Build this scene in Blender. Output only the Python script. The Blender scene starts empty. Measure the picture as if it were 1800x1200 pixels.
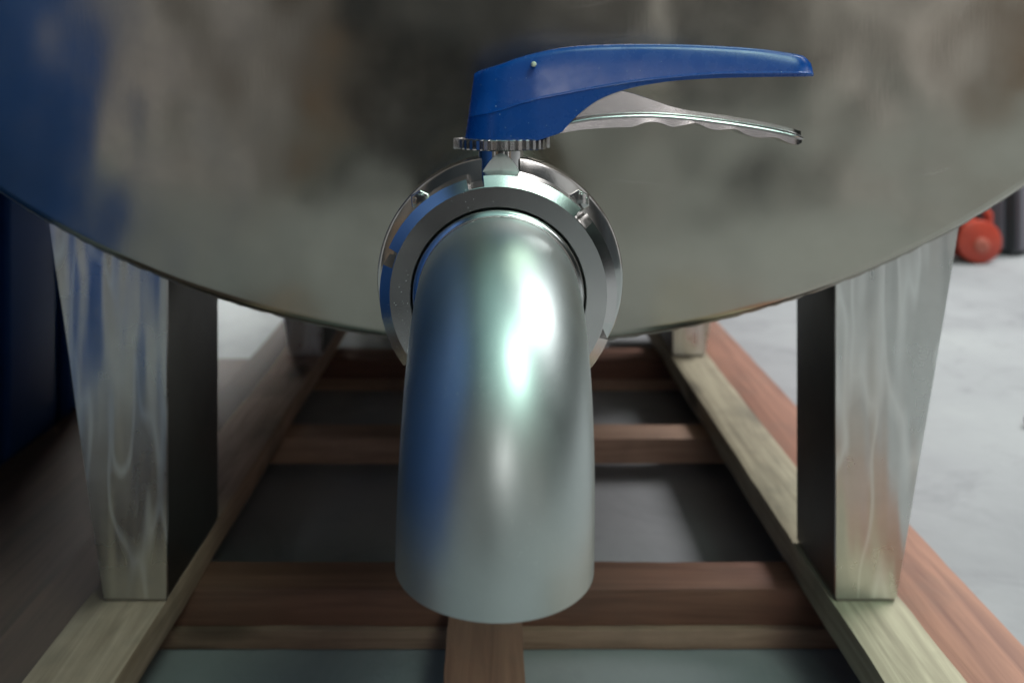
import bpy, bmesh, math, random
from mathutils import Vector, Matrix, noise as mnoise
R = math.radians
random.seed(7)
S = bpy.context.scene
COL = S.collection

# ------------------------------------------------------------------ camera
CAMZ = 0.56            # lens height above the concrete floor
F = 1550.0             # focal length in photo pixels (photo 1800 px wide)
cd = bpy.data.cameras.new('camera')
cam = bpy.data.objects.new('camera', cd); COL.objects.link(cam)
cam.location = (0, 0, CAMZ); cam.rotation_euler = (R(90), 0, 0)
cd.sensor_width = 36; cd.lens = 36 * F / 1800
cd.shift_x = 32 / 1800; cd.shift_y = -450 / 1800
cd.clip_start = 0.02; cd.clip_end = 200
cd.dof.use_dof = True; cd.dof.focus_distance = 0.56; cd.dof.aperture_fstop = 5.6
S.camera = cam

# ------------------------------------------------------------------ light
S.view_settings.view_transform = 'Standard'; S.view_settings.look = 'None'
S.view_settings.exposure = 0; S.view_settings.gamma = 1
w = bpy.data.worlds.new('World'); S.world = w; w.use_nodes = True
w.node_tree.nodes['Background'].inputs[0].default_value = (0.72, 0.86, 0.84, 1)
w.node_tree.nodes['Background'].inputs[1].default_value = 0.004

def area(name, loc, target, sx, sy, power, colour):
    l = bpy.data.lights.new(name, 'AREA'); l.shape = 'RECTANGLE'; l.size = sx; l.size_y = sy
    l.energy = power; l.color = colour
    o = bpy.data.objects.new(name, l); COL.objects.link(o); o.location = loc
    o.rotation_euler = (Vector(target) - Vector(loc)).to_track_quat('-Z', 'Y').to_euler()
    return o
area('overhead_lamp', (1.25, -0.95, 3.3), (0.1, 0.5, 0.4), 0.85, 1.35, 42, (0.72, 1.0, 0.87))
fl = area('front_lamp', (0.70, -2.6, 1.55), (0.46, 1.3, 0.0), 0.8, 1.0, 0.5, (1.0, 0.96, 0.95))
fl.data.spread = R(24)
area('roof_light', (1.5, -1.4, 5.5), (1.5, -1.4, 0), 6.0, 6.0, 62, (0.56, 1.0, 0.95))
area('hall_lamp_right', (3.5, 1.6, 4.0), (0.2, 1.25, 0), 2.4, 2.0, 42, (0.97, 0.97, 1.0))
area('hall_lamp_far', (4.7, 3.6, 6.4), (2.7, 2.6, 0), 4.0, 4.0, 1180, (0.97, 0.985, 1.0))
bl = area('hall_lamp_back', (-1.5, 4.6, 2.6), (-0.72, 2.35, 0), 0.8, 0.8, 14, (0.95, 1.0, 0.97))
bl.data.spread = R(36)

# ------------------------------------------------------------------ helpers
def W(x, y, Y):
    """point of the place that lies at depth Y in the direction measured at photo pixel (x, y)"""
    return Vector(((x - 868) / F * Y, Y, CAMZ - (y - 150) / F * Y))

def lerp_pts(pts, x):
    if x <= pts[0][0]: return pts[0][1]
    for (a, b), (c, d) in zip(pts, pts[1:]):
        if x <= c: return b + (d - b) * (x - a) / (c - a)
    return pts[-1][1]

def smooth_pts(pts, x):
    """Catmull-Rom through (x, v) points"""
    n = len(pts)
    if x <= pts[0][0]: return pts[0][1]
    if x >= pts[-1][0]: return pts[-1][1]
    for i in range(n - 1):
        if x <= pts[i + 1][0]:
            x1, p1 = pts[i]; x2, p2 = pts[i + 1]
            x0, p0 = pts[i - 1] if i else (2 * x1 - x2, p1)
            x3, p3 = pts[i + 2] if i + 2 < n else (2 * x2 - x1, p2)
            m1 = (p2 - p0) / (x2 - x0) * (x2 - x1); m2 = (p3 - p1) / (x3 - x1) * (x2 - x1)
            t = (x - x1) / (x2 - x1)
            return ((2*t**3 - 3*t*t + 1) * p1 + (t**3 - 2*t*t + t) * m1
                    + (-2*t**3 + 3*t*t) * p2 + (t**3 - t*t) * m2)

def tag(o, label=None, cat=None, group=None, kind=None):
    if label: o['label'] = label
    if cat: o['category'] = cat
    if group: o['group'] = group
    if kind: o['kind'] = kind
    return o

def empty(name, loc, label, cat, group=None):
    o = bpy.data.objects.new(name, None); COL.objects.link(o); o.location = loc
    o.empty_display_size = 0.02
    return tag(o, label, cat, group)

def build(name, verts, faces, mat, parent=None, smooth=40, bevel=0, seg=2, recalc=True):
    """link verts/faces given in place coordinates as ONE mesh object under parent"""
    me = bpy.data.meshes.new(name)
    bm = bmesh.new()
    vs = [bm.verts.new(v) for v in verts]
    bm.verts.ensure_lookup_table()
    for f in faces:
        f = [i for k, i in enumerate(f) if i not in f[:k]]
        if len(f) < 3: continue
        try: bm.faces.new([vs[i] for i in f])
        except ValueError: pass
    bmesh.ops.remove_doubles(bm, verts=bm.verts, dist=1e-6)
    if recalc: bmesh.ops.recalc_face_normals(bm, faces=bm.faces)
    if bevel:
        es = [e for e in bm.edges if len(e.link_faces) == 2 and e.calc_face_angle(0) > R(30)]
        bmesh.ops.bevel(bm, geom=es, offset=bevel, segments=seg, affect='EDGES', profile=0.6, clamp_overlap=True)
    bm.to_mesh(me); bm.free()
    me.materials.append(mat)
    if smooth:
        me.shade_smooth(); me.set_sharp_from_angle(angle=R(smooth))
    o = bpy.data.objects.new(name, me); COL.objects.link(o)
    if parent:
        o.parent = parent
        org = world_loc(parent)
        me.transform(Matrix.Translation(-org))
    return o

def world_loc(o):
    v = Vector(o.location)
    while o.parent:
        o = o.parent; v += o.location
    return v

class MB:
    """collects geometry that becomes one mesh"""
    def __init__(s): s.v = []; s.f = []
    def add(s, v, f):
        n = len(s.v); s.v += [Vector(p) for p in v]; s.f += [[i + n for i in q] for q in f]; return s
    def box(s, x0, x1, y0, y1, z0, z1):
        v = [(x, y, z) for x in (x0, x1) for y in (y0, y1) for z in (z0, z1)]
        return s.add(v, [(0,1,3,2),(4,6,7,5),(0,4,5,1),(2,3,7,6),(0,2,6,4),(1,5,7,3)])
    def lathe(s, prof, c, n=96, a0=0, a1=2*math.pi, closed=True):
        """prof: (radius, depth) about an axis along depth through c=(x, z)"""
        v = []; f = []; m = len(prof)
        for i in range(n):
            a = a0 + (a1 - a0) * i / n
            for r, y in prof: v.append((c[0] + r*math.cos(a), y, c[1] + r*math.sin(a)))
        for i in range(n):
            j = (i + 1) % n
            for k in range(m - 1): f.append((i*m+k, j*m+k, j*m+k+1, i*m+k+1))
        return s.add(v, f)
    def lathe_z(s, prof, c, n=64):
        """prof: (radius, height) about a vertical axis through c=(x, y)"""
        v = []; f = []; m = len(prof)
        for i in range(n):
            a = 2*math.pi*i/n
            for r, z in prof: v.append((c[0] + r*math.cos(a), c[1] + r*math.sin(a), z))
        for i in range(n):
            j = (i + 1) % n
            for k in range(m - 1): f.append((i*m+k, j*m+k, j*m+k+1, i*m+k+1))
        return s.add(v, f)
    def tube(s, pts, rad, n=12, caps=True):
        pts = [Vector(p) for p in pts]; v = []; f = []
        up = Vector((0.31, 0.2, 0.93))
        for i, p in enumerate(pts):
            d = (pts[min(i+1, len(pts)-1)] - pts[max(i-1, 0)]).normalized()
            a = d.cross(up).normalized(); b = d.cross(a)
            r = rad[i] if isinstance(rad, (list, tuple)) else rad
            for k in range(n):
                t = 2*math.pi*k/n; v.append(p + a*r*math.cos(t) + b*r*math.sin(t))
        for i in range(len(pts)-1):
            for k in range(n):
                l = (k+1) % n; f.append((i*n+k, i*n+l, (i+1)*n+l, (i+1)*n+k))
        if caps:
            f.append(tuple(range(n))); f.append(tuple((len(pts)-1)*n + k for k in range(n)))
        return s.add(v, f)
    def loft(s, rings, cap=True):
        n = len(rings[0]); v = [p for r in rings for p in r]; f = []
        for i in range(len(rings)-1):
            for k in range(n):
                l = (k+1) % n; f.append((i*n+k, i*n+l, (i+1)*n+l, (i+1)*n+k))
        if cap:
            f.append(tuple(range(n))); f.append(tuple((len(rings)-1)*n + k for k in range(n)))
        return s.add(v, f)
    def out(s, name, mat, parent=None, **k): return build(name, s.v, s.f, mat, parent, **k)

# ------------------------------------------------------------------ materials
class NT:
    def __init__(s, name):
        s.m = bpy.data.materials.new(name); s.m.use_nodes = True
        s.t = s.m.node_tree; s.b = s.t.nodes['Principled BSDF']
    def n(s, typ, **k):
        x = s.t.nodes.new(typ)
        for a, v in k.items():
            if a in x.inputs.keys(): x.inputs[a].default_value = v
            else: setattr(x, a, v)
        return x
    def l(s, a, b): s.t.links.new(a, b)
    def coords(s, scale=(1,1,1), kind='Object', loc=(0,0,0)):
        tc = s.n('ShaderNodeTexCoord'); mp = s.n('ShaderNodeMapping')
        mp.inputs['Scale'].default_value = scale; mp.inputs['Location'].default_value = loc
        s.l(tc.outputs[kind], mp.inputs['Vector']); return mp.outputs['Vector']
    def noise(s, vec, scale, detail=3, rough=0.5, dist=0):
        x = s.n('ShaderNodeTexNoise'); x.inputs['Scale'].default_value = scale
        x.inputs['Detail'].default_value = detail; x.inputs['Roughness'].default_value = rough
        x.inputs['Distortion'].default_value = dist
        s.l(vec, x.inputs['Vector']); return x.outputs['Fac']
    def ramp(s, fac, stops):
        x = s.n('ShaderNodeValToRGB'); e = x.color_ramp.elements
        while len(e) < len(stops): e.new(0.5)
        for q, (p, c) in zip(e, stops):
            q.position = p; q.color = c if len(c) == 4 else (*c, 1)
        s.l(fac, x.inputs['Fac']); return x.outputs['Color']
    def rng(s, fac, a, b, lo=0, hi=1):
        x = s.n('ShaderNodeMapRange'); x.inputs['From Min'].default_value = lo; x.inputs['From Max'].default_value = hi
        x.inputs['To Min'].default_value = a; x.inputs['To Max'].default_value = b
        s.l(fac, x.inputs['Value']); return x.outputs['Result']
    def mix(s, fac, a, b, mode='MIX'):
        x = s.n('ShaderNodeMix', data_type='RGBA', blend_type=mode)
        if isinstance(fac, (int, float)): x.inputs[0].default_value = fac
        else: s.l(fac, x.inputs[0])
        for i, c in ((6, a), (7, b)):
            if isinstance(c, tuple): x.inputs[i].default_value = c if len(c) == 4 else (*c, 1)
            else: s.l(c, x.inputs[i])
        return x.outputs[2]
    def bump(s, h, strength, dist, prev=None):
        x = s.n('ShaderNodeBump'); x.inputs['Strength'].default_value = strength; x.inputs['Distance'].default_value = dist
        s.l(h, x.inputs['Height'])
        if prev is not None: s.l(prev, x.inputs['Normal'])
        return x.outputs['Normal']
    def set(s, colour=None, rough=None, metal=None, normal=None, **k):
        for nm, v in (('Base Color', colour), ('Roughness', rough), ('Metallic', metal), ('Normal', normal)):
            if v is None: continue
            if isinstance(v, (int, float)): s.b.inputs[nm].default_value = v
            elif isinstance(v, tuple): s.b.inputs[nm].default_value = v if len(v) == 4 else (*v, 1)
            else: s.l(v, s.b.inputs[nm])
        for nm, v in k.items(): s.b.inputs[nm.replace('_', ' ')].default_value = v
        return s.m

def metal(name, col, rough, dust=0.0, rvar=0.06, grain=(1,1,1), gscale=300, gbump=0.02, wave=None, mirror_tint=None, scratch=False):
    t = NT(name); v = t.coords(); vg = t.coords(grain)
    big = t.noise(v, 14, 4, 0.6)
    rr = t.rng(big, rough - rvar, rough + rvar, 0.25, 0.75)
    gr = t.noise(vg, gscale, 2)
    nrm = t.bump(gr, gbump, 0.001)
    if wave: nrm = t.bump(t.noise(t.coords(wave[0]), 1.0, 2, 0.45), wave[1], wave[2], nrm)
    c = t.mix(t.rng(t.noise(v, 40, 5, 0.65), 0, 0.35, 0.35, 0.75), col, tuple(x*0.78 for x in col))
    if mirror_tint: c = t.mix(t.rng(t.noise(v, 3.2, 3, 0.55, 0.6), 0, 0.55, 0.40, 0.75), c, mirror_tint)  # colour blotches painted in as blurred reflections of the surroundings
    met = 1.0
    if scratch:
        for k, sc_ in enumerate(((5, 5, 13),)):
            sn = t.noise(t.coords(sc_, loc=(3.1*k, 1.7, 0.4)), 0.55, 1, 0.4, 0.4)
            d1 = t.n('ShaderNodeMath', operation='SUBTRACT'); t.l(sn, d1.inputs[0]); d1.inputs[1].default_value = 0.5
            d2 = t.n('ShaderNodeMath', operation='ABSOLUTE'); t.l(d1.outputs[0], d2.inputs[0])
            ln = t.rng(d2.outputs[0], 1, 0, 0.0, 0.004)
            pm = t.n('ShaderNodeMath', operation='MULTIPLY'); t.l(ln, pm.inputs[0])
            t.l(t.rng(t.noise(t.coords(loc=(k*5.0, 2, 1)), 6, 2), 0, 0.35, 0.60, 0.70), pm.inputs[1])
            c = t.mix(pm.outputs[0], c, (0.85, 0.82, 0.78))
            ra = t.n('ShaderNodeMath', operation='MULTIPLY_ADD'); t.l(pm.outputs[0], ra.inputs[0]); ra.inputs[1].default_value = 0.3; t.l(rr, ra.inputs[2]); rr = ra.outputs[0]
    if dust:
        sp = t.n('ShaderNodeTexVoronoi'); sp.inputs['Scale'].default_value = 420; sp.inputs['Randomness'].default_value = 1
        t.l(v, sp.inputs['Vector'])
        patch = t.rng(t.noise(v, 22, 3, 0.6), 0.2, 1.0, 0.46, 0.75)
        m = t.n('ShaderNodeMath', operation='LESS_THAN'); t.l(sp.outputs['Distance'], m.inputs[0])
        th = t.n('ShaderNodeMath', operation='MULTIPLY'); t.l(patch, th.inputs[0]); th.inputs[1].default_value = dust
        t.l(th.outputs[0], m.inputs[1])
        c = t.mix(m.outputs[0], c, (0.75, 0.80, 0.76))
        inv = t.n('ShaderNodeMath', operation='SUBTRACT'); inv.inputs[0].default_value = 1; t.l(m.outputs[0], inv.inputs[1])
        met = inv.outputs[0]
    return t.set(c, rr, met, nrm)

M = {}
M['turned_steel'] = metal('turned_steel', (0.60, 0.59, 0.58), 0.20, dust=0.12, rvar=0.05, gscale=900, gbump=0.03)
def turned(m):
    n = m.node_tree; b = n.nodes['Principled BSDF']; tg = n.nodes.new('ShaderNodeTangent')
    tg.direction_type = 'RADIAL'; tg.axis = 'Y'; n.links.new(tg.outputs[0], b.inputs['Tangent']); b.inputs['Anisotropic'].default_value = 0.75
turned(M['turned_steel']); 
M['polished_steel'] = metal('polished_steel', (0.60, 0.60, 0.585), 0.10, dust=0.06, rvar=0.04, gscale=500, gbump=0.01,
                            wave=((22, 22, 22), 0.25, 0.002))
M['satin_pipe'] = metal('satin_pipe', (0.52, 0.57, 0.555), 0.40, dust=0.13, rvar=0.05, gscale=1500, gbump=0.05)
M['satin_liner'] = metal('satin_liner', (0.66, 0.67, 0.66), 0.24, dust=0.10, gscale=900, gbump=0.04)
M['cast_steel'] = metal('cast_steel', (0.58, 0.56, 0.555), 0.25, dust=0.05, gscale=1400, gbump=0.10)
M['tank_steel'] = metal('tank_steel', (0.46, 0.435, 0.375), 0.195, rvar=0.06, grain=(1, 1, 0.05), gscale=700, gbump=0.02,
                        wave=((4.6, 4.6, 4.0), 0.78, 0.020), mirror_tint=(0.36, 0.31, 0.26), scratch=True)
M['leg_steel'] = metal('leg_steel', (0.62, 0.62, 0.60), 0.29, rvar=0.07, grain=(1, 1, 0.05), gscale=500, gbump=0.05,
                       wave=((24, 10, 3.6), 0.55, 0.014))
def painted_glints(m, amount):  # pale wavy streaks put lamp reflections into the leg colour
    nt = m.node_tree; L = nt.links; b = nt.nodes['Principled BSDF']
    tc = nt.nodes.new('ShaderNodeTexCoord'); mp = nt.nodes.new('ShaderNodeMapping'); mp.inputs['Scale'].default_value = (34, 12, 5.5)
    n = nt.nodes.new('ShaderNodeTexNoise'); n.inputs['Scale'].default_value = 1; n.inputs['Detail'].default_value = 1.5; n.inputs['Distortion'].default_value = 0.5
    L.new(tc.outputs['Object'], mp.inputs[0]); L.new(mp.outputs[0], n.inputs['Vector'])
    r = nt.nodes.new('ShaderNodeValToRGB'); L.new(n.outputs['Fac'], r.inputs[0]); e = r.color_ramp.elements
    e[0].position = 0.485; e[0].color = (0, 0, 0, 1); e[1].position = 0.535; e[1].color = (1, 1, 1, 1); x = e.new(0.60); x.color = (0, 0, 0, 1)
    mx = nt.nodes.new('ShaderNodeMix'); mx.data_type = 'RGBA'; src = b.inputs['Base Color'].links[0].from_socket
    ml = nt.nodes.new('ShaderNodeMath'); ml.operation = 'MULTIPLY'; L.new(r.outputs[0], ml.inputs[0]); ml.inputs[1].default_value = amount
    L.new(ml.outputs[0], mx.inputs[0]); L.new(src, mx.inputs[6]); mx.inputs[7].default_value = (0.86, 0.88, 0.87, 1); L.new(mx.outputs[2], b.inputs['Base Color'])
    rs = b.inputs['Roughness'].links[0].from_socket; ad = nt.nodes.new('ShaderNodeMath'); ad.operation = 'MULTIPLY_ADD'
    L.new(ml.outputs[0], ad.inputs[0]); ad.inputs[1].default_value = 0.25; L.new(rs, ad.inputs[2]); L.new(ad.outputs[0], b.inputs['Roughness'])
painted_glints(M['leg_steel'], 0.6)
M['dark_plate'] = metal('dark_plate', (0.11, 0.108, 0.10), 0.48, gscale=300, gbump=0.05)  # inner side plates, far darker and rougher than the front plates
M['weld'] = metal('weld', (0.36, 0.34, 0.31), 0.42, gscale=260, gbump=0.5)
M['black_gap'] = NT('black_gap').set((0.01, 0.01, 0.01), 0.6)
M['pale_pin'] = NT('pale_pin').set((0.78, 0.82, 0.62), 0.35)
M['rubber'] = NT('rubber').set((0.012, 0.012, 0.013), 0.55)

t = NT('blue_plastic'); v = t.coords()
sp = t.n('ShaderNodeTexVoronoi'); sp.inputs['Scale'].default_value = 160; t.l(v, sp.inputs['Vector'])
m = t.n('ShaderNodeMath', operation='LESS_THAN'); t.l(sp.outputs['Distance'], m.inputs[0]); m.inputs[1].default_value = 0.055
c = t.mix(m.outputs[0], (0.001, 0.068, 0.32), (0.35, 0.45, 0.6))
M['blue_plastic'] = t.set(c, t.rng(t.noise(v, 90, 4, 0.6), 0.22, 0.32, 0.3, 0.7), 0,
                          t.bump(t.noise(v, 700, 2), 0.06, 0.0006))

def wood(name, dark, light, knots=True, axis=1, stain=(0.10, 0.09, 0.06)):
    t = NT(name)
    oi = t.n('ShaderNodeObjectInfo')
    sc = [22, 22, 22]; sc[axis] = 1.3
    v = t.coords(tuple(sc)); v2 = t.coords()
    add = t.n('ShaderNodeVectorMath', operation='ADD'); t.l(v, add.inputs[0])
    mul = t.n('ShaderNodeVectorMath', operation='SCALE'); mul.inputs[0].default_value = (31, 17, 53)
    t.l(oi.outputs['Random'], mul.inputs['Scale']); t.l(mul.outputs[0], add.inputs[1])
    g = t.noise(add.outputs[0], 3.0, 6, 0.62, 0.9)
    c = t.ramp(g, [(0.30, dark), (0.62, light), (0.9, tuple(min(1, x*1.12) for x in light))])
    c = t.mix(t.rng(t.noise(v2, 9, 4, 0.6), 0, 0.55, 0.5, 0.72), c, stain)
    if knots:
        vo = t.n('ShaderNodeTexVoronoi'); vo.inputs['Scale'].default_value = 1.0
        ks = [11, 11, 11]; ks[axis] = 5
        kv = t.coords(tuple(ks)); ad = t.n('ShaderNodeVectorMath', operation='ADD'); t.l(kv, ad.inputs[0]); t.l(mul.outputs[0], ad.inputs[1])
        t.l(ad.outputs[0], vo.inputs['Vector'])
        c = t.mix(t.rng(vo.outputs['Distance'], 0.8, 0, 0.12, 0.26), c, tuple(x*0.35 for x in dark))
    return t.set(c, t.rng(g, 0.62, 0.8), 0, t.bump(g, 0.35, 0.003))
M['pine'] = wood('pine', (0.21, 0.175, 0.115), (0.41, 0.36, 0.25), stain=(0.14, 0.13, 0.095))
M['red_wood'] = wood('red_wood', (0.095, 0.040, 0.025), (0.185, 0.085, 0.054), knots=False, axis=0, stain=(0.13, 0.07, 0.05))
M['brown_pine'] = wood('brown_pine', (0.24, 0.15, 0.10), (0.45, 0.30, 0.22), stain=(0.13, 0.105, 0.08))
M['dark_wood_long'] = wood('dark_wood_long', (0.05, 0.026, 0.019), (0.105, 0.056, 0.042), knots=False, axis=1, stain=(0.06, 0.04, 0.035))
M['deck_wood'] = wood('deck_wood', (0.19, 0.11, 0.072), (0.34, 0.215, 0.15), knots=True, axis=0, stain=(0.12, 0.08, 0.06))
M['red_wood_long'] = wood('red_wood_long', (0.17, 0.075, 0.05), (0.30, 0.145, 0.095), knots=False, axis=1, stain=(0.18, 0.11, 0.08))

t = NT('concrete'); v = t.coords()
g = t.noise(v, 1.6, 6, 0.6); g2 = t.noise(v, 45, 5, 0.7)
c = t.ramp(g, [(0.30, (0.19, 0.19, 0.195)), (0.52, (0.26, 0.262, 0.265)), (0.75, (0.31, 0.315, 0.31))])
c = t.mix(t.rng(t.noise(v, 6, 5, 0.65, 0.8), 0, 0.55, 0.52, 0.74), c, (0.13, 0.125, 0.135))
c = t.mix(t.rng(g2, 0, 0.3, 0.45, 0.8), c, (0.22, 0.22, 0.22))
M['concrete'] = t.set(c, t.rng(g, 0.72, 0.9), 0, t.bump(g2, 0.35, 0.003), Specular_IOR_Level=0.3)

t = NT('blue_paint'); v = t.coords()
M['blue_paint'] = t.set(t.mix(t.rng(t.noise(v, 5, 4, 0.6), 0, 0.5, 0.4, 0.8), (0.010, 0.070, 0.27), (0.010, 0.05, 0.20)), 0.55, 0)
t = NT('orange_paint'); v = t.coords()
M['orange_paint'] = t.set(t.mix(t.rng(t.noise(v, 20, 3), 0, 0.5, 0.4, 0.7), (0.55, 0.065, 0.035), (0.40, 0.045, 0.03)), 0.4, 0)
M['grey_paint'] = NT('grey_paint').set((0.16, 0.15, 0.18), 0.45)
M['dark_paint'] = NT('dark_paint').set((0.035, 0.04, 0.045), 0.45)
M['white_hub'] = NT('white_hub').set((0.50, 0.13, 0.09), 0.5)

# ------------------------------------------------------------------ setting
g = MB(); g.add([(-30, -20, 0), (30, -20, 0), (30, 40, 0), (-30, 40, 0)], [(0, 1, 2, 3)])
tag(g.out('floor', M['concrete'], smooth=0), kind='structure')

# ------------------------------------------------------------------ tank
TX, TZ, TR, TY = 0.0124, 1.1587, 0.833, 0.80
tank = empty('storage_tank', (TX, TY, 0.09),
             'large round stainless steel tank lying on four tapered legs, domed end facing the viewer', 'tank')
RS = 10.0
sag = lambda r: RS - math.sqrt(RS*RS - r*r)
prof = []
KN = 0.008
r0 = TR - KN
for i in range(41):
    r = r0 * i / 40; prof.append((max(r, 1e-5), TY - KN*0.8 - (sag(r0) - sag(r))))
for i in range(1, 9):                                   # the rolled knuckle
    a = R(90) * i / 8
    prof.append((r0 + KN * math.sin(a), TY - KN*0.8 * math.cos(a)))
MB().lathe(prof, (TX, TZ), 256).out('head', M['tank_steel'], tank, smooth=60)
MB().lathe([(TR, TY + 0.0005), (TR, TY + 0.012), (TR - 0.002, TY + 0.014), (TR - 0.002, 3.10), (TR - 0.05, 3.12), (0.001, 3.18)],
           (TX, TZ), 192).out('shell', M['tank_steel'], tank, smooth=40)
# rough weld bead round the rim
v = []; f = []; n = 720; mseg = 7
for i in range(n):
    a = 2*math.pi*i/n
    rb = 0.0022 + 0.0009 * mnoise.noise((math.cos(a)*60, math.sin(a)*60, 2.0)) + 0.0004*math.sin(i*2.4)
    for k in range(mseg):
        t_ = 2*math.pi*k/mseg
        rr = TR + 0.0006 + rb*math.cos(t_); v.append((TX + rr*math.cos(a), TY + 0.004 + 1.6*rb*math.sin(t_), TZ + rr*math.sin(a)))
for i in range(n):
    j = (i+1) % n
    for k in range(mseg):
        l = (k+1) % mseg; f.append((i*mseg+k, j*mseg+k, j*mseg+l, i*mseg+l))
build('weld_seam', v, f, M['weld'], tank)
# nozzle under the dome that carries the valve
NX, NZ = 0.0029, CAMZ - 0.134
MB().lathe([(0.0558, 0.634), (0.0558, 0.775)], (NX, NZ), 64).out('nozzle', M['satin_pipe'], tank)
MB().lathe([(0.0558, 0.634), (0.070, 0.634), (0.076, 0.638), (0.076, 0.655), (0.0558, 0.662)], (NX, NZ), 64).out('nozzle_flange', M['turned_steel'], tank)

BT = 0.090               # top of the long pallet beams
def tank_leg(sx, xin, yf, depth, xb, xt):
    """angle-section leg: tapered front plate and an inner side plate"""
    zb = BT + 0.003
    v = []; n = 14; th = 0.004
    def outer(z): return xb + (xt - xb) * (z - zb) / 0.34
    def arc(x): return TZ - math.sqrt((TR - 0.003)**2 - (x - TX)**2)
    cols = []
    rings = []
    for i in range(n + 1):
        u = i / n
        xo = xin + (outer(zb) - xin) * u
        zt = 0.35
        for _ in range(6): zt = arc(xin + (outer(zt) - xin) * u)
        col = []
        for k in range(17):
            z = zb + (zt - zb) * k / 16
            x = xin + (outer(z) - xin) * u
            wob = 0.0012 * mnoise.noise((x*26 + yf*7, z*9, sx*3.0)) - 0.0022*max(0, u - 0.86)/0.14*0
            col.append((x, z, wob))
        cols.append(col)
    front = [[(x, yf + wob, z) for x, z, wob in c] for c in cols]
    back = [[(x, yf + th + wob, z) for x, z, wob in c] for c in cols]
    v = [p for c in front for p in c] + [p for c in back for p in c]; m = 17; off = (n+1)*m; f = []
    for i in range(n):
        for k in range(m-1):
            f.append((i*m+k, (i+1)*m+k, (i+1)*m+k+1, i*m+k+1))
            f.append((off+i*m+k, off+i*m+k+1, off+(i+1)*m+k+1, off+(i+1)*m+k))
        f.append((i*m, off+i*m, off+(i+1)*m, (i+1)*m)); f.append((i*m+m-1, (i+1)*m+m-1, off+(i+1)*m+m-1, off+i*m+m-1))
    for k in range(m-1):
        f.append((k, k+1, off+k+1, off+k)); f.append((n*m+k, off+n*m+k, off+n*m+k+1, n*m+k+1))
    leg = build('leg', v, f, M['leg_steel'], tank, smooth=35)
    # inner side plate, its top cut to the shell
    s = sx
    zt = TZ - math.sqrt((TR - 0.003)**2 - (xin - TX)**2)
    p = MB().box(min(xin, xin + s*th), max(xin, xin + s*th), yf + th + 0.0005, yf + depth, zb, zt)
    p.out('side_plate', M['dark_plate'], leg, bevel=0.0008)
    MB().box(min(xin, outer(zb)) + 0.001, max(xin, outer(zb)) - 0.001, yf + 0.001, yf + depth - 0.002, BT, BT + 0.0028).out('foot_plate', M['weld'], leg)
    return leg
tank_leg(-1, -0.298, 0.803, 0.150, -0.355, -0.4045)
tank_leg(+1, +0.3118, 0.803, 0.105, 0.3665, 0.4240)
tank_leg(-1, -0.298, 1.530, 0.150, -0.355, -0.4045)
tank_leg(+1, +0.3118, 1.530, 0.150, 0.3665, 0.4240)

# ------------------------------------------------------------------ wooden skid
skid = empty('wooden_skid', (0, 1.2, 0), 'wooden skid of pale long beams and red-brown cross timbers under the tank', 'pallet')
def timber(name, mat, x0, x1, y0, y1, z0, z1, axis, parent=skid, rough=0.0016):
    """a sawn timber: subdivided along its length with slightly uneven faces"""
    rings = []; n = 64
    a0, a1 = (x0, x1) if axis == 0 else (y0, y1)
    rnd = random.random()*50
    for i in range(n + 1):
        a = a0 + (a1 - a0)*i/n
        e = [rough*mnoise.noise((a*7 + rnd, k*5.0, 1.3)) + 0.6*rough*mnoise.noise((a*34 + rnd, k*9.0, 4.3)) for k in range(4)]
        if axis == 0: rings.append([(a, y0+e[0], z0), (a, y1+e[1], z0), (a, y1+e[1], z1+0.3*e[2]), (a, y0+e[0], z1+0.3*e[2])])
        else: rings.append([(x0+e[0], a, z0), (x1+e[1], a, z0), (x1+e[1], a, z1), (x0+e[0], a, z1)])
    return MB().loft(rings).out(name, mat, parent, bevel=0.0016, smooth=35)
tag(timber('long_beam', M['brown_pine'], -0.3727, -0.299, 0.22, 1.95, 0.057, BT, 1), 'pale knotty beam under the left legs')
tag(timber('long_beam', M['pine'], 0.308, 0.3727, 0.22, 1.95, 0.057, BT, 1), 'pale beam under the right legs')
timber('cross_timber', M['red_wood'], -0.372, 0.372, 0.881, 0.934, 0.0205, 0.0565, 0)
timber('cross_timber', M['deck_wood'], -0.372, 0.372, 1.2575, 1.312, 0.0205, 0.0565, 0)
timber('cross_timber', M['red_wood'], -0.372, 0.372, 1.620, 1.690, 0.0205, 0.0565, 0)
timber('deck_board', M['deck_wood'], -0.446, 0.46, 0.8745, 0.960, 0.001, 0.0200, 0)
timber('deck_board', M['deck_wood'], -0.446, 0.46, 1.6140, 1.705, 0.001, 0.0200, 0)
tag(timber('side_board', M['dark_wood_long'], -0.446, -0.384, 0.22, 1.95, 0.0205, 0.062, 1), 'dark red-brown board along the left side')
tag(timber('side_board', M['dark_wood_long'], -0.684, -0.462, 0.22, 1.70, 0.0010, 0.034, 1), 'low dark strip added in place of shaded floor, outermost on the left')  # dark strip laid over floor that is only in shadow
tag(timber('side_board', M['red_wood_long'], 0.3755, 0.462, 0.22, 1.95, 0.0205, 0.072, 1), 'reddish board along the right side')
tag(timber('centre_plank', M['red_wood_long'], -0.0425, 0.0262, 0.30, 0.880, 0.0205, 0.0575, 1), 'short pinkish plank below the pipe mouth')

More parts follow.
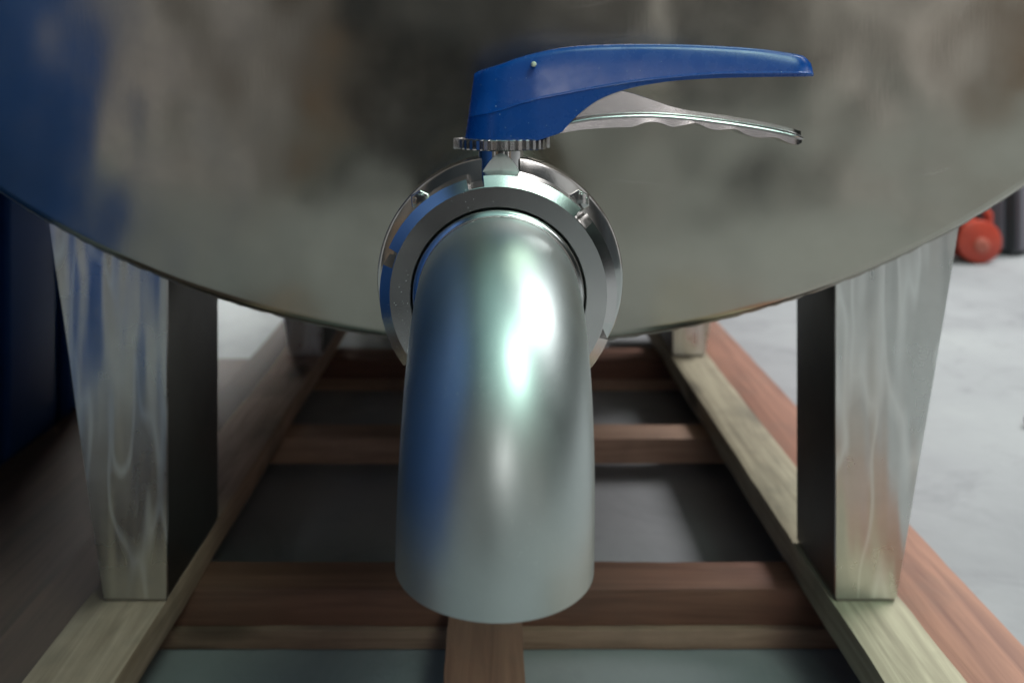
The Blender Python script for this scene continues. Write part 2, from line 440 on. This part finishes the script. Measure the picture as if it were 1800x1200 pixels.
# ------------------------------------------------------------------ butterfly valve
VC = (0.0045, NZ)        # axis of the body discs
valve = empty('butterfly_valve', (VC[0], 0.62, NZ),
              'polished steel butterfly valve with blue lever handle on the tank outlet', 'valve')
DR = 0.0853
def disc(y0, y1, name):
    p = [(0.050, y0), (DR - 0.0022, y0), (DR - 0.0006, y0 + 0.0005), (DR, y0 + 0.002), (DR, y1 - 0.001), (DR - 0.001, y1), (0.050, y1)]
    return MB().lathe(p, VC, 160).out(name, M['polished_steel'], valve, smooth=30)
disc(0.610, 0.6205, 'body_half'); disc(0.6210, 0.6315, 'body_half')
for a in (45, 135, 225, 315):
    cx, cz = VC[0] + 0.0772*math.cos(R(a)), VC[1] + 0.0772*math.sin(R(a))
    b = MB(); ring = lambda r, y, n=6, o=0: [(cx + r*math.cos(R(60*k + o)), y, cz + r*math.sin(R(60*k + o))) for k in range(n)]
    o = a*0.7
    b.loft([ring(0.0076, 0.6098, o=o), ring(0.0076, 0.6062, o=o), ring(0.0070, 0.6052, o=o)])
    bo = b.out('bolt', M['polished_steel'], valve, bevel=0.0003)
    d = MB()
    for i, th in enumerate((-60, -42, -24, 30, 48, 150, 168, 190)):    # worn raised grade marks
        px, pz = cx + 0.0047*math.cos(R(th + a)), cz + 0.0047*math.sin(R(th + a))
        d.tube([(px, 0.6053, pz), (px, 0.6046, pz)], [0.0007, 0.0004], 6)
        d.tube([(px + 0.0009*math.cos(R(th)), 0.6053, pz + 0.0009*math.sin(R(th))), (px + 0.0011*math.cos(R(th)), 0.6047, pz + 0.0012*math.sin(R(th)))], [0.0005, 0.0003], 6)
    d.out('raised_mark', M['polished_steel'], bo)

# stem neck: round boss with a sloping facet in front
SX, SY = W(880.5, 0, 0.618).x, 0.619
zn0, zn1 = W(0, 320, 0.606).z, W(0, 266, 0.606).z
nk = MB()
rn = 0.0160
nk.lathe_z([(0.0005, zn0), (rn, zn0), (rn, zn1), (0.0005, zn1)], (SX, SY), 64)
nk.out('stem_neck', M['polished_steel'], valve, smooth=40)
rings = []
for i in range(17):
    u = i/16
    z = W(0, 269.5, 0.604).z*(1-u) + W(0, 301, 0.604).z*u
    hw = 0.0008 + 0.0117*u**0.62; yf = SY - rn - 0.0002 - 0.0045*u
    rings.append([(SX - hw, SY - 0.004, z), (SX - hw, yf, z), (SX - hw*0.5, yf, z), (SX, yf, z), (SX + hw*0.5, yf, z), (SX + hw, yf, z), (SX + hw, SY - 0.004, z)])
MB().loft(rings).out('neck_facet', M['satin_pipe'], valve, smooth=25)

# toothed notch plate
PX = W(882.5, 0, SY).x
zt, zb = CAMZ - 0.0368, CAMZ - 0.0440
v = []; f = []; nt = 34; prof = []
for i in range(nt):
    a = 2*math.pi*(i + 0.35)/nt
    wa = 2*math.pi/nt
    for da, r in ((0, 0.0318), (0.42*wa, 0.0318), (0.48*wa, 0.0276), (0.94*wa, 0.0276)): prof.append((a + da, r))
ring = lambda r0, z: [(PX + r0(r)*math.cos(a), SY + r0(r)*math.sin(a), z) for a, r in prof]
MB().loft([ring(lambda r: r - 0.0008, zt), ring(lambda r: r, zt - 0.0006), ring(lambda r: r, zb + 0.0006), ring(lambda r: r - 0.0008, zb)]).out('notch_plate', M['cast_steel'], valve, smooth=25)
pl = MB().box(PX - 0.0338, PX - 0.0268, SY - 0.009, SY + 0.004, zb - 0.0002, zt + 0.0006).out('stop_lug', M['cast_steel'], valve, bevel=0.0008)
pl = MB().box(PX + 0.0255, PX + 0.0338, SY + 0.002, SY + 0.016, zb - 0.0002, zt + 0.0012).out('stop_lug', M['cast_steel'], valve, bevel=0.0008)

# blue lever cover
LYF = 0.598                                   # front face of the lever
T = [(816,130),(822,126.5),(835,121),(862,113.5),(900,101),(950,89.3),(1005,81),(1050,78),(1089,76.7),(1150,76.4),(1200,77),(1270,80),(1339,85),(1394,92.5),(1414,96),(1424,99),(1430,104)]
C = [(816,206),(826,203),(868,195),(909,182),(950,172),(988,165),(1061,151.5),(1100,145),(1161,137.5),(1255,129.8),(1340,128.3),(1411,128.5),(1430,130)]
B = [(816,247),(835,250),(868,251.5),(919,250.6),(945,247),(963,241.5),(988,232),(1004,214),(1025,195),(1055,174.5),(1100,157.5),(1172,144),(1255,138),(1340,135.5),(1430,134.5)]
def halfw(x):
    wm = lerp_pts([(816,0.0215),(940,0.0215),(1100,0.0165),(1250,0.0140),(1430,0.0125)], x)
    if x < 880: wm *= math.sqrt(max(0.0, 1 - (1 - (x - 816)/64)**2))
    if x > 1405: wm *= 1 - 0.35*((x - 1405)/25)**2
    return max(wm, 0.0004)
xs = [816, 816.6, 818, 821, 825, 830, 836, 843, 851, 860, 870, 880]
x_ = 890
while x_ < 1420: xs.append(x_); x_ += 9
xs += [1419, 1424, 1427.5, 1429.5, 1430.5]
rings = []
for x in xs:
    hw = halfw(x); k = min(1, hw/0.010)
    yt, yc, yb = smooth_pts(T, x), smooth_pts(C, x), smooth_pts(B, x)
    yb = max(yb, yc + 2)
    end = max(0, (x - 1424)/7)
    yt += 5*end*end
    hgt = max(yc - yt, 6)
    rim = min(11.0, hgt*0.38)
    tilt = 0.0052*k*min(1, hgt/70) + 0.0012*k
    def P(off, y):
        slant = (248 - y)/123*18*max(0, 1 - (x - 816)/170)
        xx = x + slant + (y - 134)*0.10*max(0, (x - 1405)/25)
        p = W(xx, y, SY - max(hw, 0.006)); return (p.x, SY + off, p.z)
    o = []
    q = [(hw - 0.0016*k, yb), (hw - 0.0007*k, yc + min(2.6, (yb - yc)*0.6)), (hw, yc + min(1.2, (yb-yc)*0.3)), (hw - 0.0001*k, yc - 0.6), (hw - 0.0010*k, yc - 2.4),
         (hw - tilt*0.6, yc - hgt*0.5), (hw - tilt, yt + rim), (hw - tilt - 0.0008*k, yt + rim*0.55), (hw - tilt - 0.0022*k, yt + rim*0.2), (hw - tilt - 0.0045*k, yt)]
    q = [(max(a, 0.0001), b) for a, b in q]
    rings.append([P(-a, b) for a, b in q] + [P(0, yt - 0.6*k)] + [P(a, b) for a, b in reversed(q)]
                 + [P(max(q[0][0] - 0.0026*k, 0.00005), yb), P(max(q[0][0] - 0.0028*k, 0.00005), max(yb - 6, yc)), P(-max(q[0][0] - 0.0028*k, 0.00005), max(yb - 6, yc)), P(-max(q[0][0] - 0.0026*k, 0.00005), yb)])
handle = MB().loft(rings).out('handle', M['blue_plastic'], valve, smooth=38)
tag(handle, 'blue plastic lever handle pointing right')
# pin end in the lever cover
p = W(938.5, 113, LYF); fy = SY - 0.0198
MB().lathe([(0.0002, fy - 0.0030), (0.0012, fy - 0.0028), (0.0018, fy - 0.0019), (0.0019, fy + 0.004)], (p.x, p.z), 20).out('pin', M['pale_pin'], handle)
# squeeze trigger
TRF = [(985,220),(1005,214),(1044,207.5),(1089,204),(1144,203),(1200,206.5),(1255,213),(1311,221),(1367,231),(1400,239),(1409,242)]
TRU = [(985,160),(1080,157),(1101,161),(1130,169.5),(1158,179),(1178,186),(1217,194.5),(1283,203.5),(1353,215.5),(1396,226),(1409,230)]
TRB = [(975,238),(983,235.5),(1033,228),(1085,225),(1111,224),(1121,221),(1130,217.5),(1147,215),(1164,218),(1174,222),(1183,224),(1200,221.5),(1219,217.3),(1230,219),(1239,224),(1258,229.5),(1278,228.3),(1292,228),(1302,232),(1311,237.5),(1333,243),(1361,242.3),(1370,244.5),(1378,248.5),(1394,254.5),(1404,255),(1409,251.5)]
rings = []; x_ = 975
xl = []
while x_ < 1400: xl.append(x_); x_ += 5
xl += [1400, 1403, 1406, 1408, 1409.5]
for x in xl:
    F_, U, Bt = smooth_pts(TRF, x), smooth_pts(TRU, x), smooth_pts(TRB, x)
    ww = lerp_pts([(975,0.0150),(1100,0.0142),(1300,0.0120),(1409,0.0105)], x)
    if x > 1396: ww *= 1 - 0.30*((x - 1396)/13.5)**2
    U = min(U, F_ - 5)
    Bt = max(Bt, F_ + 5)
    def P(off, y, x=x):
        p = W(x, y, SY - ww); return (p.x, SY + off, p.z)
    h = [(ww - 0.0004, Bt), (ww + 0.0002, Bt - 0.8), (ww - 0.0002, F_ + 4.2), (ww + 0.0004, F_ + 3.8), (ww + 0.0022, F_ + 2.6), (ww + 0.0028, F_ + 0.8), (ww + 0.0024, F_ - 0.9), (ww + 0.0010, F_ - 1.8),
         (ww - 0.0012, F_ - 2.0), (ww - 0.0016, F_ - 3.2), (ww - 0.0004 - 0.0018*0, F_ - 4.2), (ww - 0.0014, F_ - 5.2 if U < F_ - 8 else U + 1.2), (ww - 0.0022, U + 0.8), (ww - 0.0032, U)]
    rings.append([P(-a, b) for a, b in h] + [P(a, b) for a, b in reversed(h)])
MB().loft(rings).out('trigger', M['cast_steel'], handle, smooth=30)

# ------------------------------------------------------------------ outlet elbow with slotted union nut
elbow = empty('outlet_elbow', (NX, 0.55, NZ - 0.2), 'satin steel pipe elbow bending down from the valve, held by a slotted union nut', 'pipe elbow')
# slotted nut
YN0, YN1 = 0.562, 0.6035
RI, RF, RO, RSL = 0.0560, 0.0698, 0.0764, 0.0697
slots = [43.5 + 60*k - 2 for k in range(6)]
hwd = math.degrees(math.asin(0.0054/0.073))
ent = []
for s_ in slots:
    for k in range(9):
        a = s_ + hwd + (60 - 2*hwd)*k/8
        ent.append((a, RO))
    # slot bottom is flat between its walls
    for a in (s_ + 60 - hwd, s_ + 60 - hwd/2, s_ + 60, s_ + 60 + hwd/2, s_ + 60 + hwd): ent.append((a, RSL))
rings = []
stations = [(RI, YN1, 0), (RI, YN0 + 0.0008, 0), (RI + 0.0006, YN0, 0), (RF - 0.0004, YN0, 0), (RF, YN0 + 0.0003, 0), (None, YN0 + 0.0048, 0), (None, YN0 + 0.0056, 1), (None, YN1, 0), (RI, YN1, 0)]
v = []; f = []; n = len(ent); mcount = len(stations)
for a, ro in ent:
    for r, y, q in stations:
        rr = r if r is not None else ro
        v.append((NX + rr*math.cos(R(a)), y, NZ + rr*math.sin(R(a))))
for i in range(n):
    j = (i + 1) % n
    for k in range(mcount - 1): f.append((i*mcount+k, j*mcount+k, j*mcount+k+1, i*mcount+k+1))
build('union_nut', v, f, M['turned_steel'], elbow, smooth=25)
# liner collar and gap
MB().lathe([(0.0500, 0.604), (0.0551, 0.600), (0.0551, 0.5655), (0.0548, 0.5615), (0.0541, 0.5590), (0.0529, 0.5572), (0.0515, 0.5564), (0.0509, 0.5562), (0.0500, 0.5562)], (NX, NZ), 128).out('liner_collar', M['satin_liner'], elbow, smooth=50)
# the bend: straight stub, 90 degree bend, straight mouth
PR, BR = 0.0508, 0.0985
path = []
yst = 0.5575; y0 = 0.552
path.append((Vector((0, yst, 0)), Vector((0, -1, 0))))
nb = 56
for i in range(nb + 1):
    a = R(90)*i/nb
    path.append((Vector((0, y0 - BR*math.sin(a), -BR*(1 - math.cos(a)))), Vector((0, -math.cos(a), -math.sin(a)))))
zend = -BR - 0.0130
path.append((Vector((0, y0 - BR, zend + 0.001)), Vector((0, 0, -1))))
path.append((Vector((0, y0 - BR, zend)), Vector((0, 0, -1))))
rot = Matrix.Rotation(R(1.3), 4, 'Y')
def ringat(p, d, r, n=96):
    a = Vector((1, 0, 0)); b = d.cross(a)
    return [tuple(Vector((NX, 0, NZ)) + rot @ (p + a*r*math.cos(2*math.pi*k/n) + b*r*math.sin(2*math.pi*k/n))) for k in range(n)]
rings = [ringat(p, d, PR) for i, (p, d) in enumerate(path)]
rings += [ringat(p, d, PR - 0.0022) for p, d in reversed(path)]
bend = MB().loft(rings, cap=False).out('bend', M['satin_pipe'], elbow, smooth=50)
# ground weld line where the bend meets the collar
v = []; f = []; n = 240
for i in range(n):
    a = 2*math.pi*i/n; q = 0.00045 + 0.00022*mnoise.noise((math.cos(a)*40, math.sin(a)*40, 0.4))
    for k in range(6):
        t_ = 2*math.pi*k/6; rr = PR + 0.0001 + q*math.cos(t_)
        v.append((NX + rr*math.cos(a), 0.5548 + 2.0*q*math.sin(t_), NZ + rr*math.sin(a)))
for i in range(n):
    j = (i+1) % n
    for k in range(6): l = (k+1) % 6; f.append((i*6+k, j*6+k, j*6+l, i*6+l))
build('weld_line', v, f, M['cast_steel'], elbow)

# ------------------------------------------------------------------ blue cabinet on the left
cab = empty('blue_cabinet', (-1.10, 1.0, 0), 'tall blue painted steel cabinet with upright ribs, left of the tank', 'cabinet')
CX0, CX1 = -0.885, -0.690
def cab_part(name, x0, x1, y0, y1, z0, z1, b=0.003): return MB().box(x0, x1, y0, y1, z0, z1).out(name, M['blue_paint'], cab, bevel=b)
cab_part('case', -1.50, CX0 - 0.012, -0.275, 0.90, 0.0005, 1.80)
y_ = -0.27
while y_ < 0.8:
    cab_part('panel', CX0 - 0.0115, CX0, y_, y_ + 0.185, 0.03, 1.78, 0.004); y_ += 0.195
cab_part('low_case', -1.50, CX1 - 0.02, 0.905, 1.74, 0.0005, 0.58)
y_ = 0.91
while y_ < 1.6:                                  # corrugated side of the low part under the tank
    cab_part('rib', CX1 - 0.0195, CX1, y_, y_ + 0.13, 0.001, 0.575, 0.008); y_ += 0.175

# ------------------------------------------------------------------ unseen wall and cases added behind the viewer for the steel to mirror
M['wall_paint'] = (lambda t: t.set(t.mix(t.rng(t.noise(t.coords(), 1.2, 4, 0.6), 0, 1, 0.35, 0.7), (0.30, 0.25, 0.22), (0.20, 0.17, 0.155)), 0.7))(NT('wall_paint'))
M['pale_sheet'] = NT('pale_sheet').set((0.62, 0.58, 0.57), 0.5)
M['crate_wood'] = wood('crate_wood', (0.15, 0.105, 0.075), (0.27, 0.19, 0.135), knots=False, axis=0)
wl = MB(); wl.box(-7, 7, -4.5, -4.3, 0.0005, 6.0)
wall = tag(wl.out('added_wall', M['wall_paint'], smooth=0), kind='structure')  # unseen wall with dark and pale panels, added to vary the reflections
for k, x_ in enumerate((-3.2, -1.9, 0.1, 1.5, 2.9)):
    MB().box(x_, x_ + 0.30, -4.298, -4.10, 0.001, 5.8).out('added_pilaster', M['wall_paint' if k % 2 else 'dark_paint'], wall, bevel=0.01)
for x_, wd, z0, z1, mt in ((-2.7, 0.7, 0.9, 2.3, 'pale_sheet'), (0.55, 0.85, 0.0, 2.2, 'dark_paint'), (1.95, 0.8, 0.8, 2.2, 'pale_sheet'), (-1.45, 1.4, 0.0, 2.3, 'dark_paint')):
    MB().box(x_, x_ + wd, -4.298, -4.25, z0 + 0.001, z1).out('added_dark_panel' if z0 == 0 else 'added_pale_panel', M[mt], wall, bevel=0.01)
def crate(x, y, wd, dp, h, mat, label):  # unseen cases, added only to break up what the steel mirrors
    e = empty('added_crate', (x + wd/2, y + dp/2, 0), label, 'crate', 'unseen cases added behind the viewer for reflections')
    MB().box(x + 0.012, x + wd - 0.012, y + 0.012, y + dp - 0.012, 0.001, h - 0.004).out('case', M['dark_paint'], e)
    nb_ = max(2, int(h/0.12)); bh = h/nb_
    for k in range(nb_): MB().box(x, x + wd, y + dp - 0.0115, y + dp + 0.006, k*bh + 0.004, (k+1)*bh - 0.004).out('board', M[mat], e, bevel=0.003)
    return e
crate(-1.45, -1.9, 0.34, 0.4, 0.80, 'pale_sheet', 'tall pale grey case added behind the viewer for the tank to mirror')
crate(-0.95, -1.9, 0.40, 0.4, 0.46, 'crate_wood', 'low brown wooden crate added behind the viewer for reflections, on the left')
crate(-0.36, -1.1, 0.44, 0.35, 0.52, 'rubber', 'added black case standing in for the dark figure of the viewer')  # added stand-in for the viewer, a dark shape in the nut and tank
crate(0.52, -2.1, 0.24, 0.4, 0.95, 'pale_sheet', 'narrow pale upright case added behind the viewer for reflections, on the right')
crate(0.86, -1.9, 0.30, 0.4, 0.70, 'dark_paint', 'dark low case added behind the viewer for reflections, on the right')
crate(1.45, -1.9, 0.36, 0.4, 0.80, 'pale_sheet', 'pale case added behind the viewer for reflections, right of the dark case')
crate(1.95, -1.9, 0.50, 0.4, 0.50, 'crate_wood', 'brown wooden crate added behind the viewer for reflections, far right')

# ------------------------------------------------------------------ things beyond, right
ore = empty('orange_reel', (1.52, 2.80, 0), 'orange-red drum reel standing on the concrete at far right', 'reel')
c = (1.525, 2.80)
def wheel(y0, y1, r, zc, name, mat, cx=c[0]):
    return MB().lathe([(0.002, y0), (r - 0.006, y0), (r, y0 + 0.004), (r, y1 - 0.004), (r - 0.006, y1), (0.002, y1)], (cx, zc), 40).out(name, mat, ore, smooth=40)
wheel(2.76, 2.78, 0.068, 0.069, 'flange', M['orange_paint']); wheel(2.84, 2.86, 0.068, 0.069, 'flange', M['orange_paint'])
wheel(2.7805, 2.8395, 0.045, 0.069, 'drum', M['rubber']); wheel(2.748, 2.7595, 0.024, 0.060, 'hub', M['white_hub'])
MB().tube([(c[0]-0.045, 2.81, 0.13), (c[0]-0.01, 2.81, 0.165), (c[0]+0.03, 2.81, 0.172), (c[0]+0.05, 2.81, 0.15), (c[0]+0.05, 2.81, 0.12)], 0.014, 10).out('handle', M['orange_paint'], ore)
MB().tube([(c[0]+0.02, 2.85, 0.172), (c[0]+0.06, 2.88, 0.20), (c[0]+0.10, 2.90, 0.205)], 0.013, 10).out('crank', M['orange_paint'], ore)
gc = empty('grey_locker', (1.85, 3.1, 0), 'dark grey upright steel locker with ribbed sides at far right edge', 'locker')
gp = MB()
def rotbox(x0, x1, y0, y1, z0, z1, name, mat, b=0.003):
    q = MB().box(x0, x1, y0, y1, z0, z1)
    mt = Matrix.Translation((1.70, 2.88, 0)) @ Matrix.Rotation(R(35), 4, 'Z')
    q.v = [mt @ p for p in q.v]
    return q.out(name, mat, gc, bevel=b)
rotbox(0.004, 0.60, 0.004, 0.50, 0.0005, 1.6, 'case', M['dark_paint'])
for k in range(4): rotbox(0.012 + k*0.12, 0.085 + k*0.12, -0.016, 0.0035, 0.02, 1.58, 'front_rib', M['grey_paint'])
for k in range(4): rotbox(-0.016, 0.0035, 0.03 + k*0.12, 0.10 + k*0.12, 0.02, 1.58, 'side_rib', M['grey_paint'])
hs = MB().tube([(0.878 + 0.02*k, 1.44 + 0.02*math.sin(k*0.9), 0.011 + 0.012*math.sin(k*0.6)**2) for k in range(9)], 0.011, 12).out('hose_offcut', M['rubber'], smooth=50)
tag(hs, 'short black hose offcut lying on the concrete at right edge', 'hose')

S.cycles.use_denoising = True
S.cycles.max_bounces = 10; S.cycles.glossy_bounces = 6
